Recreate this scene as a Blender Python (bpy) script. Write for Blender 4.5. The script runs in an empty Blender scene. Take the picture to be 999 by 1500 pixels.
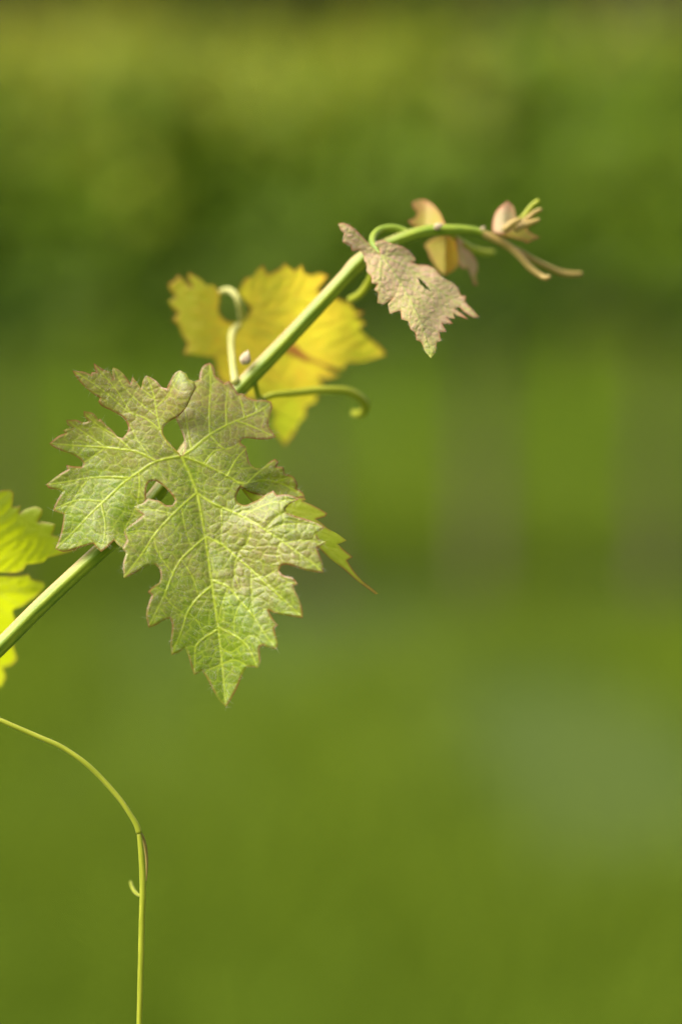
import bpy, math, random
import numpy as np
from mathutils import Vector, Matrix
from mathutils.geometry import delaunay_2d_cdt

R = math.radians
scene = bpy.context.scene
COL = scene.collection

# ------------------------------------------------------------------ camera
CAM_H, PITCH, LENS, FOCUS = 1.30, -6.5, 100.0, 1.100
cam_data = bpy.data.cameras.new('camera')
cam = bpy.data.objects.new('camera', cam_data)
COL.objects.link(cam)
cam.location = (0, 0, CAM_H)
cam.rotation_euler = (R(90 + PITCH), 0, 0)
cam_data.sensor_fit = 'VERTICAL'
cam_data.sensor_height = 36.0
cam_data.lens = LENS
cam_data.clip_start = 0.05
cam_data.clip_end = 2000
cam_data.dof.use_dof = True
cam_data.dof.focus_distance = FOCUS
cam_data.dof.aperture_fstop = 2.3
scene.camera = cam

# ------------------------------------------------------------------ sky, sun, exposure
SUN_ELEV, SUN_AZ = 54.0, -112.0           # azimuth from +Y (beyond the shoot) towards +X: high, over the left shoulder
world = bpy.data.worlds.new('World')
scene.world = world
world.use_nodes = True
wn, wl = world.node_tree.nodes, world.node_tree.links
wn.clear()
sky = wn.new('ShaderNodeTexSky')
sky.sky_type = 'NISHITA'
sky.sun_disc = False
sky.sun_elevation = R(SUN_ELEV)
sky.sun_rotation = R(SUN_AZ)
sky.air_density = 0.8
sky.dust_density = 9.0
sky.ozone_density = 0.6
bg = wn.new('ShaderNodeBackground')
bg.inputs['Strength'].default_value = 0.07
wo = wn.new('ShaderNodeOutputWorld')
wl.new(sky.outputs[0], bg.inputs[0])
wl.new(bg.outputs[0], wo.inputs[0])

sun_data = bpy.data.lights.new('sun', 'SUN')
sun_data.energy = 1.5
sun_data.angle = R(62)
sun_data.color = (1.0, 0.97, 0.91)
sun = bpy.data.objects.new('sun', sun_data)
COL.objects.link(sun)
sdir = Vector((math.sin(R(SUN_AZ)) * math.cos(R(SUN_ELEV)), math.cos(R(SUN_AZ)) * math.cos(R(SUN_ELEV)), math.sin(R(SUN_ELEV))))
sun.rotation_euler = sdir.to_track_quat('Z', 'Y').to_euler()
sun.location = sdir * 50

vs = scene.view_settings
vs.view_transform = 'Standard'
vs.look = 'None'
vs.exposure = 1.56
vs.gamma = 1.0
vs.use_curve_mapping = False
scene.render.engine = 'CYCLES'
scene.cycles.use_denoising = True
scene.cycles.max_bounces = 10
scene.cycles.transmission_bounces = 8

rng = np.random.default_rng(7)
random.seed(7)

# ------------------------------------------------------------------ helpers
D0 = 1.10
PX = 36.0 / LENS / 1500.0                 # metres per photo pixel at one metre
FWD = Vector((0, math.cos(R(PITCH)), math.sin(R(PITCH))))
UP = Vector((0, -math.sin(R(PITCH)), math.cos(R(PITCH))))
RT = Vector((1, 0, 0))
_F, _U, _R = np.array(FWD), np.array(UP), np.array(RT)
_C = np.array((0, 0, CAM_H))


def at(px, py, d=0.0):
    """photo pixel at a depth of D0 + d metres along the view axis"""
    z = D0 + np.asarray(d, float)
    u = (np.asarray(px, float) - 499.5) * PX * z
    v = (750.0 - np.asarray(py, float)) * PX * z
    return _C + z[..., None] * _F + u[..., None] * _R + v[..., None] * _U


def zz(ox, oy, s, flat):
    """traced coordinates of an enlarged crop -> photo pixels"""
    a = np.array(flat, float).reshape(-1, 2)
    return a * s + np.array((ox, oy))


def Z1(*f): return zz(50, 510, .3003, f)
def Z2(*f): return zz(250, 520, .3203, f)
def Z3(*f): return zz(170, 720, .3103, f)
def Z4(*f): return zz(230, 370, .34034, f)
def Z5(*f): return zz(480, 280, .2402, f)
def Z6(*f): return zz(580, 270, .2903, f)
def Z7(*f): return zz(0, 700, .2202, f)
def Z8(*f): return zz(0, 1030, .3133, f)
def ZD(*f): return zz(340, 670, .2202, f)
def PP(*f): return zz(0, 0, 1.0, f)


def catmull(P, step, closed=False, corner=None):
    """smooth resampling; corners sharper than `corner` degrees stay sharp"""
    P = np.asarray(P, float)
    n = len(P)
    out = []
    sharp = np.zeros(n, bool)
    if corner is not None:
        for i in range(n):
            if not closed and i in (0, n - 1):
                continue
            a, b = P[i] - P[i - 1], P[(i + 1) % n] - P[i]
            c = np.dot(a[:2], b[:2]) / (np.linalg.norm(a[:2]) * np.linalg.norm(b[:2]) + 1e-9)
            sharp[i] = c < math.cos(R(corner))
    for i in range(n if closed else n - 1):
        p1, p2 = P[i], P[(i + 1) % n]
        p0 = P[i - 1] if (closed or i > 0) else p1
        p3 = P[(i + 2) % n] if (closed or i < n - 2) else p2
        L = np.linalg.norm((p2 - p1)[:2]) + 1e-9
        m1 = (p2 - p0) * .5
        m2 = (p3 - p1) * .5
        if sharp[i]: m1 = (p2 - p1)
        if sharp[(i + 1) % n]: m2 = (p2 - p1)
        for m in (m1, m2):
            l = np.linalg.norm(m[:2])
            if l > L: m *= L / l
        k = max(1, int(round(L / step)))
        for j in range(k):
            t = j / k
            out.append((2*t**3 - 3*t*t + 1)*p1 + (t**3 - 2*t*t + t)*m1 + (-2*t**3 + 3*t*t)*p2 + (t**3 - t*t)*m2)
    if not closed:
        out.append(P[-1])
    return np.array(out)


def sstep(a, b, x):
    t = np.clip((x - a) / (b - a), 0, 1)
    return t * t * (3 - 2 * t)


def seg_dist(Q, A, B, wa=None, wb=None):
    """distance of points Q to the nearest of segments A-B, and the width interpolated there"""
    best = np.full(len(Q), 1e9)
    w = np.zeros(len(Q))
    for i in range(len(A)):
        a, ab = A[i], B[i] - A[i]
        t = np.clip(((Q - a) @ ab) / (ab @ ab + 1e-12), 0, 1)
        dx = Q[:, 0] - a[0] - t * ab[0]
        dy = Q[:, 1] - a[1] - t * ab[1]
        d = np.sqrt(dx * dx + dy * dy)
        m = d < best
        best[m] = d[m]
        if wa is not None:
            w[m] = (wa[i] + (wb[i] - wa[i]) * t)[m]
    return (best, w) if wa is not None else best


def poly_dist(Q, P, closed=False):
    A = P
    B = np.roll(P, -1, 0)
    if not closed:
        A, B = A[:-1], B[:-1]
    return seg_dist(Q, A, B)


def inside(Q, P):
    x, y = Q[:, 0], Q[:, 1]
    r = np.zeros(len(Q), bool)
    n = len(P)
    for i in range(n):
        x1, y1 = P[i]
        x2, y2 = P[(i + 1) % n]
        if y1 == y2: continue
        c = ((y1 > y) != (y2 > y)) & (x < (x2 - x1) * (y - y1) / (y2 - y1) + x1)
        r ^= c
    return r


def hash2(i, j, k):
    v = np.sin(i * 127.1 + j * 311.7 + k * 74.7) * 43758.5453
    return v - np.floor(v)


def voronoi(Q, s, seed):
    """distance to the cell border and a random number for each cell"""
    q = Q / s
    ci = np.floor(q)
    d1 = np.full(len(Q), 1e9); d2 = np.full(len(Q), 1e9); cid = np.zeros(len(Q))
    for oi in (-2, -1, 0, 1, 2):
        for oj in (-2, -1, 0, 1, 2):
            gi, gj = ci[:, 0] + oi, ci[:, 1] + oj
            sx = gi + .1 + .8 * hash2(gi, gj, seed)
            sy = gj + .1 + .8 * hash2(gi, gj, seed + 5.3)
            d = np.hypot(q[:, 0] - sx, q[:, 1] - sy)
            n1 = d < d1
            d2 = np.where(n1, d1, np.minimum(d2, d))
            cid = np.where(n1, hash2(gi, gj, seed + 9.1), cid)
            d1 = np.where(n1, d, d1)
    return (d2 - d1) * .5 * s, cid


def vnoise(Q, s, seed):
    q = Q / s
    i = np.floor(q); f = q - i
    f = f * f * (3 - 2 * f)
    h = lambda a, b: hash2(i[:, 0] + a, i[:, 1] + b, seed)
    return (h(0, 0) * (1 - f[:, 0]) + h(1, 0) * f[:, 0]) * (1 - f[:, 1]) + (h(0, 1) * (1 - f[:, 0]) + h(1, 1) * f[:, 0]) * f[:, 1]


def link(o, parent=None):
    COL.objects.link(o)
    if parent is not None:
        o.parent = parent
    return o


def mesh_obj(name, verts, faces, mat, parent=None, smooth=True, attrs=None):
    me = bpy.data.meshes.new(name)
    me.from_pydata([tuple(v) for v in verts], [], faces)
    me.validate()
    if smooth:
        me.polygons.foreach_set('use_smooth', [True] * len(me.polygons))
    if attrs:
        for k, v in attrs.items():
            v = np.asarray(v, float)
            if v.ndim == 1:
                a = me.attributes.new(k, 'FLOAT', 'POINT')
                a.data.foreach_set('value', v.astype('f'))
            else:
                a = me.attributes.new(k, 'FLOAT_VECTOR', 'POINT')
                a.data.foreach_set('vector', v.astype('f').ravel())
    if mat: me.materials.append(mat)
    me.update()
    return link(bpy.data.objects.new(name, me), parent)


def empty(name, loc=(0, 0, 0)):
    o = bpy.data.objects.new(name, None)
    o.location = loc
    o.empty_display_size = .1
    return link(o)


def tag(o, label=None, cat=None, group=None, kind=None):
    for k, v in (('label', label), ('category', cat), ('group', group), ('kind', kind)):
        if v: o[k] = v
    return o


class Mat:
    """small wrapper for building node materials"""
    def __init__(s, name):
        s.m = bpy.data.materials.new(name)
        s.m.use_nodes = True
        s.n, s.l = s.m.node_tree.nodes, s.m.node_tree.links
        s.n.clear()
        s.out = s.n.new('ShaderNodeOutputMaterial')

    def node(s, t, **k):
        nd = s.n.new(t)
        for a, b in k.items():
            setattr(nd, a, b)
        return nd

    def put(s, sock, v):
        if hasattr(v, 'is_output') or isinstance(v, bpy.types.NodeSocket):
            s.l.new(v, sock)
        else:
            if isinstance(v, (tuple, list)) and len(v) == 3 and sock.type == 'RGBA':
                v = (*v, 1)
            sock.default_value = v

    def attr(s, name, vec=False):
        nd = s.node('ShaderNodeAttribute', attribute_name=name)
        return nd.outputs['Vector' if vec else 'Fac']

    def mix(s, f, a, b):
        nd = s.node('ShaderNodeMix', data_type='RGBA')
        s.put(nd.inputs[0], f); s.put(nd.inputs[6], a); s.put(nd.inputs[7], b)
        return nd.outputs[2]

    def math(s, op, a, b=0.0, c=0.0, clamp=False):
        nd = s.node('ShaderNodeMath', operation=op, use_clamp=clamp)
        s.put(nd.inputs[0], a); s.put(nd.inputs[1], b); s.put(nd.inputs[2], c)
        return nd.outputs[0]

    def ramp(s, f, a, b):
        nd = s.node('ShaderNodeMapRange', interpolation_type='SMOOTHSTEP')
        s.put(nd.inputs[0], f); nd.inputs[1].default_value = a; nd.inputs[2].default_value = b
        return nd.outputs[0]

    def noise(s, vec, scale, detail=3, rough=.55, sx=None):
        if sx is not None:
            mp = s.node('ShaderNodeMapping')
            s.put(mp.inputs[0], vec)
            mp.inputs['Rotation'].default_value = sx[0]
            mp.inputs['Scale'].default_value = sx[1]
            vec = mp.outputs[0]
        nd = s.node('ShaderNodeTexNoise')
        s.put(nd.inputs['Vector'], vec)
        nd.inputs['Scale'].default_value = scale
        nd.inputs['Detail'].default_value = detail
        nd.inputs['Roughness'].default_value = rough
        return nd.outputs['Fac']

    def coord(s, w='Object'):
        return s.node('ShaderNodeTexCoord').outputs[w]

    def bump(s, h, strength, dist):
        nd = s.node('ShaderNodeBump')
        s.put(nd.inputs['Height'], h)
        nd.inputs['Strength'].default_value = strength
        nd.inputs['Distance'].default_value = dist
        return nd.outputs[0]

    def principled(s, col, rough=.5, spec=.4, normal=None, sheen=0., sheen_tint=(1, .95, .8)):
        nd = s.node('ShaderNodeBsdfPrincipled')
        s.put(nd.inputs['Base Color'], col)
        s.put(nd.inputs['Roughness'], rough)
        s.put(nd.inputs['Specular IOR Level'], spec)
        if sheen:
            s.put(nd.inputs['Sheen Weight'], sheen)
            nd.inputs['Sheen Roughness'].default_value = .45
            s.put(nd.inputs['Sheen Tint'], sheen_tint)
        if normal is not None: s.put(nd.inputs['Normal'], normal)
        return nd.outputs[0]

    def finish(s, sh, trans=None, tw=0.0, normal=None):
        if trans is not None:
            t = s.node('ShaderNodeBsdfTranslucent')
            s.put(t.inputs[0], trans)
            if normal is not None: s.put(t.inputs['Normal'], normal)
            mx = s.node('ShaderNodeMixShader')
            s.put(mx.inputs[0], tw)
            s.l.new(sh, mx.inputs[1]); s.l.new(t.outputs[0], mx.inputs[2])
            sh = mx.outputs[0]
        s.l.new(sh, s.out.inputs['Surface'])
        return s.m


def leaf_material(name, green, bronze, vein, edge, trans, tw, rough=.42, spec=.5, fuzz=.5, sheen=.25, trans_bronze=None, vein_mix=.75):
    m = Mat(name)
    uv = m.attr('luv', True)
    tint = m.attr('tint')
    n1 = m.noise(uv, 3.0, 4)
    n2 = m.noise(uv, 16.0, 4, .6)
    f = m.math('ADD', tint, m.math('MULTIPLY', m.math('SUBTRACT', n1, .5), .9))
    f = m.math('ADD', f, m.math('MULTIPLY', m.math('SUBTRACT', n2, .5), 1.1), clamp=True)
    col = m.mix(f, green, bronze)
    # light and dark mottling
    col = m.mix(m.math('MULTIPLY', m.ramp(m.noise(uv, 9, 5, .65), .45, .75), .30), col, tuple(c * .55 for c in green))
    # pale matted hairs lying on the blade
    if fuzz > 0:
        fa = m.noise(uv, 1.0, 2, .6, ((0, 0, R(20)), (120, 16, 1)))
        fb = m.noise(uv, 1.0, 2, .6, ((0, 0, R(-35)), (140, 18, 1)))
        fz = m.math('MULTIPLY', m.math('MAXIMUM', m.ramp(fa, .58, .74), m.ramp(fb, .60, .76)), fuzz)
        col = m.mix(fz, col, (.52, .48, .20))
    col = m.mix(m.math('MULTIPLY', m.attr('ret'), .5), col, vein)
    v = m.math('MULTIPLY', m.attr('vein'), vein_mix)
    col = m.mix(v, col, vein)
    e = m.math('MULTIPLY', m.attr('edge'), m.ramp(n1, .25, .6))
    col = m.mix(e, col, edge)
    tcol = m.mix(f, trans, trans_bronze or trans)
    tcol = m.mix(m.math('MULTIPLY', m.attr('vein'), .35), tcol, vein)
    tcol = m.mix(e, tcol, edge)
    nrm = m.bump(n2, .25, .0006)
    sh = m.principled(col, m.math('MULTIPLY_ADD', n2, .25, rough - .1), spec, nrm, sheen, (1, .93, .86))
    return m.finish(sh, tcol, tw, nrm)


def tube_material(name, a, b, c, under=None, rough=.45, tw=.0):
    """stalks: lengthwise stripes of three colours, fine grain"""
    m = Mat(name)
    uv = m.attr('luv', True)           # x along, y round the stalk
    st = m.noise(uv, 1.0, 3, .6, ((0, 0, 0), (.8, 5.0, 1)))
    sp = m.noise(uv, 1.0, 3, .6, ((0, 0, 0), (14, 9, 1)))
    col = m.mix(m.ramp(st, .38, .62), a, b)
    col = m.mix(m.math('MULTIPLY', m.attr('stripe'), m.ramp(sp, .2, .6)), col, c)
    col = m.mix(m.math('MULTIPLY', m.ramp(sp, .55, .8), .35), col, tuple(x * .5 for x in a))
    nrm = m.bump(sp, .2, .0005)
    sh = m.principled(col, rough, .45, nrm, .15)
    return m.finish(sh, b if tw else None, tw)


def make_leaf(name, sheets, veins, depth, mat, parent, spacing=2.0, ostep=2.0, pucker=.0006, fine=.00042, cell=14., tint=None,
              weld=True, ew=4.0, seed=1.0, flip=False, rough_map=None, holes=(), vw=1.0):
    """sheets: list of (outline in photo pixels, lift function); veins: list of (polyline, width0, width1)"""
    VA, VB, WA, WB = [], [], [], []
    veins = [(P, w0 * vw, w1 * vw) for P, w0, w1 in veins]
    for P, w0, w1 in veins:
        c = catmull(P, 6.0)
        w = np.linspace(w0, w1, len(c))
        VA += list(c[:-1]); VB += list(c[1:]); WA += list(w[:-1]); WB += list(w[1:])
    allv, allf, A = [], [], dict(vein=[], edge=[], ret=[], tint=[], luv=[])
    base = 0
    for P, lift, freeedge in sheets:
        O = catmull(P, ostep, True, 42)
        lo, hi = O.min(0), O.max(0)
        nx, ny = int((hi[0] - lo[0]) / spacing) + 2, int((hi[1] - lo[1]) / (spacing * .866)) + 2
        gx, gy = np.meshgrid(np.arange(nx), np.arange(ny))
        G = np.stack([lo[0] + (gx + .5 * (gy % 2)) * spacing, lo[1] + gy * spacing * .866], -1).reshape(-1, 2)
        G = G[inside(G, O)]
        G = G[poly_dist(G, O, True) > spacing * .45]
        pts = np.vstack([O, G])
        r = delaunay_2d_cdt([Vector(p) for p in pts], [], [list(range(len(O)))], 1, 1e-5)
        Q = np.array([v[:] for v in r[0]])
        F = [list(f) for f in r[2]]
        for H in holes:
            ok = ~inside(np.array([Q[f].mean(0) for f in F]), H)
            F = [f for f, k in zip(F, ok) if k]
        de = poly_dist(Q, freeedge(O) if freeedge else O, freeedge is None)
        dv, wv = seg_dist(Q, np.array(VA), np.array(VB), WA, WB)
        warp = np.stack([vnoise(Q, 24, seed), vnoise(Q, 24, seed + 3)], -1) * 14 * cell / 19
        r1, id1 = voronoi((Q + warp) @ np.array(((.85, -.35), (.45, 1.1))), cell, seed)
        r2, id2 = voronoi(Q + warp * .6, cell * .45, seed + 2)
        vm = np.exp(-(dv / np.maximum(wv, .3)) ** 2)
        rm = np.exp(-(r1 / (cell * .055)) ** 2)
        d = depth(Q) + (lift(Q) if lift else 0)
        h = pucker * (1 - np.exp(-dv / 7.0)) * (.6 + .8 * vnoise(Q, 40, seed + 8))
        h = h + fine * (1 - np.exp(-r1 / (cell * .16))) * (.5 + id1) + fine * .45 * (1 - np.exp(-r2 / (cell * .08))) * (.4 + 1.2 * id2)
        if rough_map: h = h * rough_map(Q)
        h = h * sstep(0, 5, de + 1.5) + .00024 * vm * np.clip(wv, .6, 2)
        d = d - h
        W = at(Q[:, 0], Q[:, 1], d)
        allv.append(W)
        allf += [[i + base for i in (f if flip else f[::-1])] for f in F]
        base += len(Q)
        A['vein'].append(vm)
        A['ret'].append(np.maximum(rm, .5 * np.exp(-(r2 / (cell * .03)) ** 2)) * (1 - vm))
        A['edge'].append(np.exp(-(de / ew) ** 2))
        A['tint'].append(tint(Q) if tint else np.full(len(Q), .4))
        A['luv'].append(np.concatenate([Q / 100., np.zeros((len(Q), 1))], 1))
    V = np.vstack(allv)
    A = {k: np.concatenate(v) for k, v in A.items()}
    if weld and len(sheets) > 1:
        key = {}
        mp = np.arange(len(V))
        for i, k in enumerate(map(tuple, np.round(V * 1e6).astype(int))):
            mp[i] = key.setdefault(k, i)
        allf = [[int(mp[i]) for i in f] for f in allf]
        allf = [f for f in allf if len(set(f)) == 3]
    # face the camera
    a, b, c = (V[i] for i in allf[len(allf) // 2][:3])
    o = mesh_obj(name, V, allf, mat, parent, True, A)
    return o


def tube(name, pts, radii, mat, parent, sides=12, step=6.0, ridges=0, ridge_amp=.05, stripe_at=None, cap=True, jitter=0):
    """pts: (px, py, depth) rows; radii in photo pixels at the shoot's distance"""
    P = np.asarray(pts, float)
    Q = P.copy(); 
    rad = np.asarray(radii, float)
    full = np.concatenate([Q, rad[:, None]], 1)
    S = catmull(full, step)
    W = at(S[:, 0], S[:, 1], S[:, 2])
    rr = S[:, 3] * PX * D0
    return tube_world(name, W, rr, mat, parent, sides, ridges, ridge_amp, stripe_at, jitter)


def tube_world(name, W, rr, mat, parent, sides=12, ridges=0, ridge_amp=.05, stripe_at=None, jitter=0):
    W = np.asarray(W, float)
    n = len(W)
    T = np.gradient(W, axis=0)
    T /= np.linalg.norm(T, axis=1)[:, None] + 1e-12
    ref = np.array((0, 0, 1.0)) if abs(T[0][2]) < .9 else np.array((0, 1.0, 0))
    N = np.cross(ref, T[0]); N /= np.linalg.norm(N)
    verts, faces, uv, stp = [], [], [], []
    L = 0
    for i in range(n):
        if i: L += np.linalg.norm(W[i] - W[i - 1])
        N = N - T[i] * (N @ T[i]); N /= np.linalg.norm(N) + 1e-12
        B = np.cross(T[i], N)
        for k in range(sides):
            a = 2 * math.pi * k / sides
            r = rr[i] * (1 + (ridge_amp * math.cos(ridges * a) if ridges else 0) + (jitter * random.uniform(-1, 1) if jitter else 0))
            nrm = math.cos(a) * N + math.sin(a) * B
            verts.append(W[i] + r * nrm)
            uv.append((L * 100, min(k, sides - k) / sides * 2, 0))
            s = 0.0
            if stripe_at is not None:
                s = max(0.0, float(nrm @ np.array(stripe_at))) ** 9
            stp.append(s)
    for i in range(n - 1):
        for k in range(sides):
            k2 = (k + 1) % sides
            faces.append((i*sides + k, i*sides + k2, (i+1)*sides + k2, (i+1)*sides + k))
    for i, end, sgn in ((0, 0, -1), (n - 1, n - 1, 1)):
        c = len(verts)
        verts.append(W[end] + T[end] * sgn * rr[end] * .6)
        uv.append(uv[end * sides]); stp.append(0)
        for k in range(sides):
            k2 = (k + 1) % sides
            f = (end*sides + k, end*sides + k2, c)
            faces.append(f if sgn > 0 else f[::-1])
    return mesh_obj(name, verts, faces, mat, parent, True, dict(luv=np.array(uv), stripe=np.array(stp)))


# ================================================================== the setting
def ground_z(x, y):
    return 0.0


m = Mat('soil_and_turf')
co = m.coord('Object')
n_big = m.noise(co, .55, 4, .6, ((0, 0, R(8)), (1, .28, 1)))
n_mid = m.noise(co, 2.2, 5, .6, ((0, 0, R(-6)), (1, .3, 1)))
n_fin = m.noise(co, 30, 4, .7)
turf = m.mix(n_mid, (.042, .078, .008), (.065, .092, .010))
soil = m.mix(n_fin, (.08, .07, .03), (.12, .095, .045))
col = m.mix(m.ramp(n_big, .62, .84), turf, soil)
sh = m.principled(col, .9, .2, m.bump(n_fin, .5, .02))
GROUND = m.finish(sh)

gv, gf = [], []
xs = np.concatenate([np.linspace(-400, -20, 12), np.linspace(-16, 16, 65), np.linspace(20, 400, 12)])
ys = np.concatenate([np.linspace(-60, -6, 6), np.linspace(-5, 27, 65), np.linspace(30, 900, 24)])
for y in ys:
    for x in xs:
        near = math.exp(-((x / 18) ** 2 + ((y - 8) / 16) ** 2))
        z = .025 * near * (math.sin(x * 1.7 + .6 * y) + math.sin(y * 2.3 - .8 * x))
        gv.append((x, y, z - .03))
for j in range(len(ys) - 1):
    for i in range(len(xs) - 1):
        a = j * len(xs) + i
        gf.append((a, a + 1, a + 1 + len(xs), a + len(xs)))
ground = mesh_obj('ground', gv, gf, GROUND)
tag(ground, 'mown vineyard ground with patches of bare brown soil', 'ground', kind='structure')

# wooded slope far beyond the rows
m = Mat('hill_scrub')
co = m.coord('Object')
col = m.mix(m.ramp(m.noise(co, .12, 5, .6), .4, .6), (.10, .075, .035), (.05, .06, .02))
HILL = m.finish(m.principled(col, .95, .1))
hv, hf = [], []
hx, hy = np.linspace(-160, 160, 41), np.linspace(55, 170, 16)
for j, y in enumerate(hy):
    for i, x in enumerate(hx):
        t = (y - 55) / 115
        z = 26 * sstep(0, 1, np.array(t)) * (1 + .25 * math.sin(x * .045 + 1)) + (.8 * math.sin(x * .21 + y * .13) if 0 < j else 0) * min(1, t * 3)
        hv.append((x, y, float(z) - .12))
for j in range(len(hy) - 1):
    for i in range(len(hx) - 1):
        a = j * len(hx) + i
        hf.append((a, a + 1, a + 1 + len(hx), a + len(hx)))
tag(mesh_obj('hill', hv, hf, HILL), 'brown scrubby hillside rising beyond the vineyard rows', 'hill', kind='structure')


# ------------------------------------------------------------------ turf
def grass_mat(name, a, b, c):
    m = Mat(name)
    t = m.attr('tint')
    col = m.mix(m.ramp(t, 0, .7), a, b)
    col = m.mix(m.ramp(t, .8, 1), col, c)
    return m.finish(m.principled(col, .7, .12), col, .35)


GRASS = grass_mat('grass_blades', (.095, .185, .012), (.175, .255, .015), (.27, .22, .05))


def blades(name, x, y, h, w, tint, mat, parent=None):
    n = len(x)
    a = rng.uniform(0, 2 * math.pi, n)
    lean = rng.uniform(.1, .8, n) * h
    dx, dy = np.cos(a), np.sin(a)
    b = rng.uniform(0, 2 * math.pi, n)
    ex, ey = np.cos(b) * w / 2, np.sin(b) * w / 2
    z0 = np.full(n, -.06)
    V = np.empty((n, 5, 3))
    V[:, 0] = np.stack([x - ex, y - ey, z0], 1)
    V[:, 1] = np.stack([x + ex, y + ey, z0], 1)
    V[:, 2] = np.stack([x - ex * .8 + dx * lean * .3, y - ey * .8 + dy * lean * .3, h * .6], 1)
    V[:, 3] = np.stack([x + ex * .8 + dx * lean * .3, y + ey * .8 + dy * lean * .3, h * .6], 1)
    V[:, 4] = np.stack([x + dx * lean, y + dy * lean, h], 1)
    k = np.arange(n) * 5
    me = bpy.data.meshes.new(name)
    tri = np.stack([k, k+1, k+3, k, k+3, k+2, k+2, k+3, k+4], 1).reshape(-1)
    me.vertices.add(n * 5); me.vertices.foreach_set('co', V.astype('f').ravel())
    me.loops.add(len(tri)); me.loops.foreach_set('vertex_index', tri.astype('i'))
    me.polygons.add(len(tri) // 3); me.polygons.foreach_set('loop_start', np.arange(0, len(tri), 3, dtype='i'))
    at_ = me.attributes.new('tint', 'FLOAT', 'POINT')
    at_.data.foreach_set('value', np.repeat(tint, 5).astype('f'))
    me.update(); me.validate()
    me.materials.append(mat)
    return link(bpy.data.objects.new(name, me), parent)


NB = 280000
gy = 2.2 + 26 * rng.random(NB) ** 1.5
gx = rng.uniform(-1, 1, NB) * (2.0 + gy * .34)
Q = np.stack([gx, gy * .28], 1)
cover = vnoise(Q, 1.7, 3.3) * .6 + vnoise(Q, .6, 8.1) * .4
keep = cover > .20 + .2 * rng.random(NB)
# bare strip under the vine row
keep &= ~((np.abs(gy - 9.0) < .35) & (rng.random(NB) < .75))
gx, gy, Q = gx[keep], gy[keep], Q[keep]
gt = np.clip(.75 * vnoise(Q, 2.6, 1.4) + .35 * rng.random(len(gx)) + .1 * (vnoise(Q, .8, 4.4) - .5), 0, 1)
gh = rng.uniform(.05, .13, len(gx)) * (.6 + .8 * vnoise(Q, .9, 6.6))
tag(blades('grass', gx, gy, gh, rng.uniform(.006, .012, len(gx)), gt, GRASS), 'short green and yellowish grass between the vine rows', 'grass', kind='stuff')

# ------------------------------------------------------------------ rows of vines behind
m = Mat('vine_bark')
co = m.coord('Object')
bn = m.noise(co, 1, 5, .65, ((0, 0, 0), (60, 60, 9)))
BARK = m.finish(m.principled(m.mix(bn, (.07, .05, .035), (.24, .19, .14)), .95, .1, m.bump(bn, .8, .006)))
m = Mat('weathered_post')
co = m.coord('Object')
bn = m.noise(co, 1, 5, .65, ((0, 0, 0), (50, 50, 4)))
POST = m.finish(m.principled(m.mix(bn, (.10, .08, .05), (.24, .20, .14)), .9, .15, m.bump(bn, .6, .004)))
m = Mat('canopy_leaf')
t = m.attr('tint')
cl = m.mix(m.ramp(t, .0, .65), (.065, .15, .009), (.20, .32, .014))
cl = m.mix(m.ramp(t, .65, 1), cl, (.40, .42, .03))
CANOPY = m.finish(m.principled(cl, .55, .25), cl, .45)

LEAFSHAPE = np.array([(0, -.05), (.32, -.22), (.5, .12), (.34, .3), (.42, .62), (.14, .58), (0, 1.0), (-.14, .58), (-.42, .62), (-.34, .3), (-.5, .12), (-.32, -.22)])
LEAFTRI = [(0, 1, 2), (0, 2, 3), (0, 3, 5), (3, 4, 5), (0, 5, 6), (0, 6, 7), (0, 7, 9), (7, 8, 9), (0, 9, 10), (0, 10, 11)]


def leaf_cloud(name, pos, nrm, size, tint, mat, parent):
    n = len(pos)
    nrm = nrm / (np.linalg.norm(nrm, axis=1)[:, None] + 1e-9)
    down = np.tile((0, 0, -1.0), (n, 1)) + rng.normal(0, .5, (n, 3))
    yv = down - nrm * np.sum(down * nrm, 1)[:, None]
    yv /= np.linalg.norm(yv, axis=1)[:, None] + 1e-9
    xv = np.cross(yv, nrm)
    S = LEAFSHAPE
    k = len(S)
    bend = -.35 * (S[:, 0] ** 2 + .6 * S[:, 1] ** 2)
    V = pos[:, None] + size[:, None, None] * (S[None, :, 0, None] * xv[:, None] + S[None, :, 1, None] * yv[:, None] + bend[None, :, None] * nrm[:, None])
    tri = (np.array(LEAFTRI).reshape(1, -1) + (np.arange(n) * k)[:, None]).reshape(-1)
    me = bpy.data.meshes.new(name)
    me.vertices.add(n * k); me.vertices.foreach_set('co', V.astype('f').ravel())
    me.loops.add(len(tri)); me.loops.foreach_set('vertex_index', tri.astype('i'))
    me.polygons.add(len(tri) // 3); me.polygons.foreach_set('loop_start', np.arange(0, len(tri), 3, dtype='i'))
    at_ = me.attributes.new('tint', 'FLOAT', 'POINT')
    at_.data.foreach_set('value', np.repeat(tint, k).astype('f'))
    me.update(); me.validate()
    me.materials.append(mat)
    o = link(bpy.data.objects.new(name, me), parent)
    o['kind'] = 'stuff'
    return o


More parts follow.
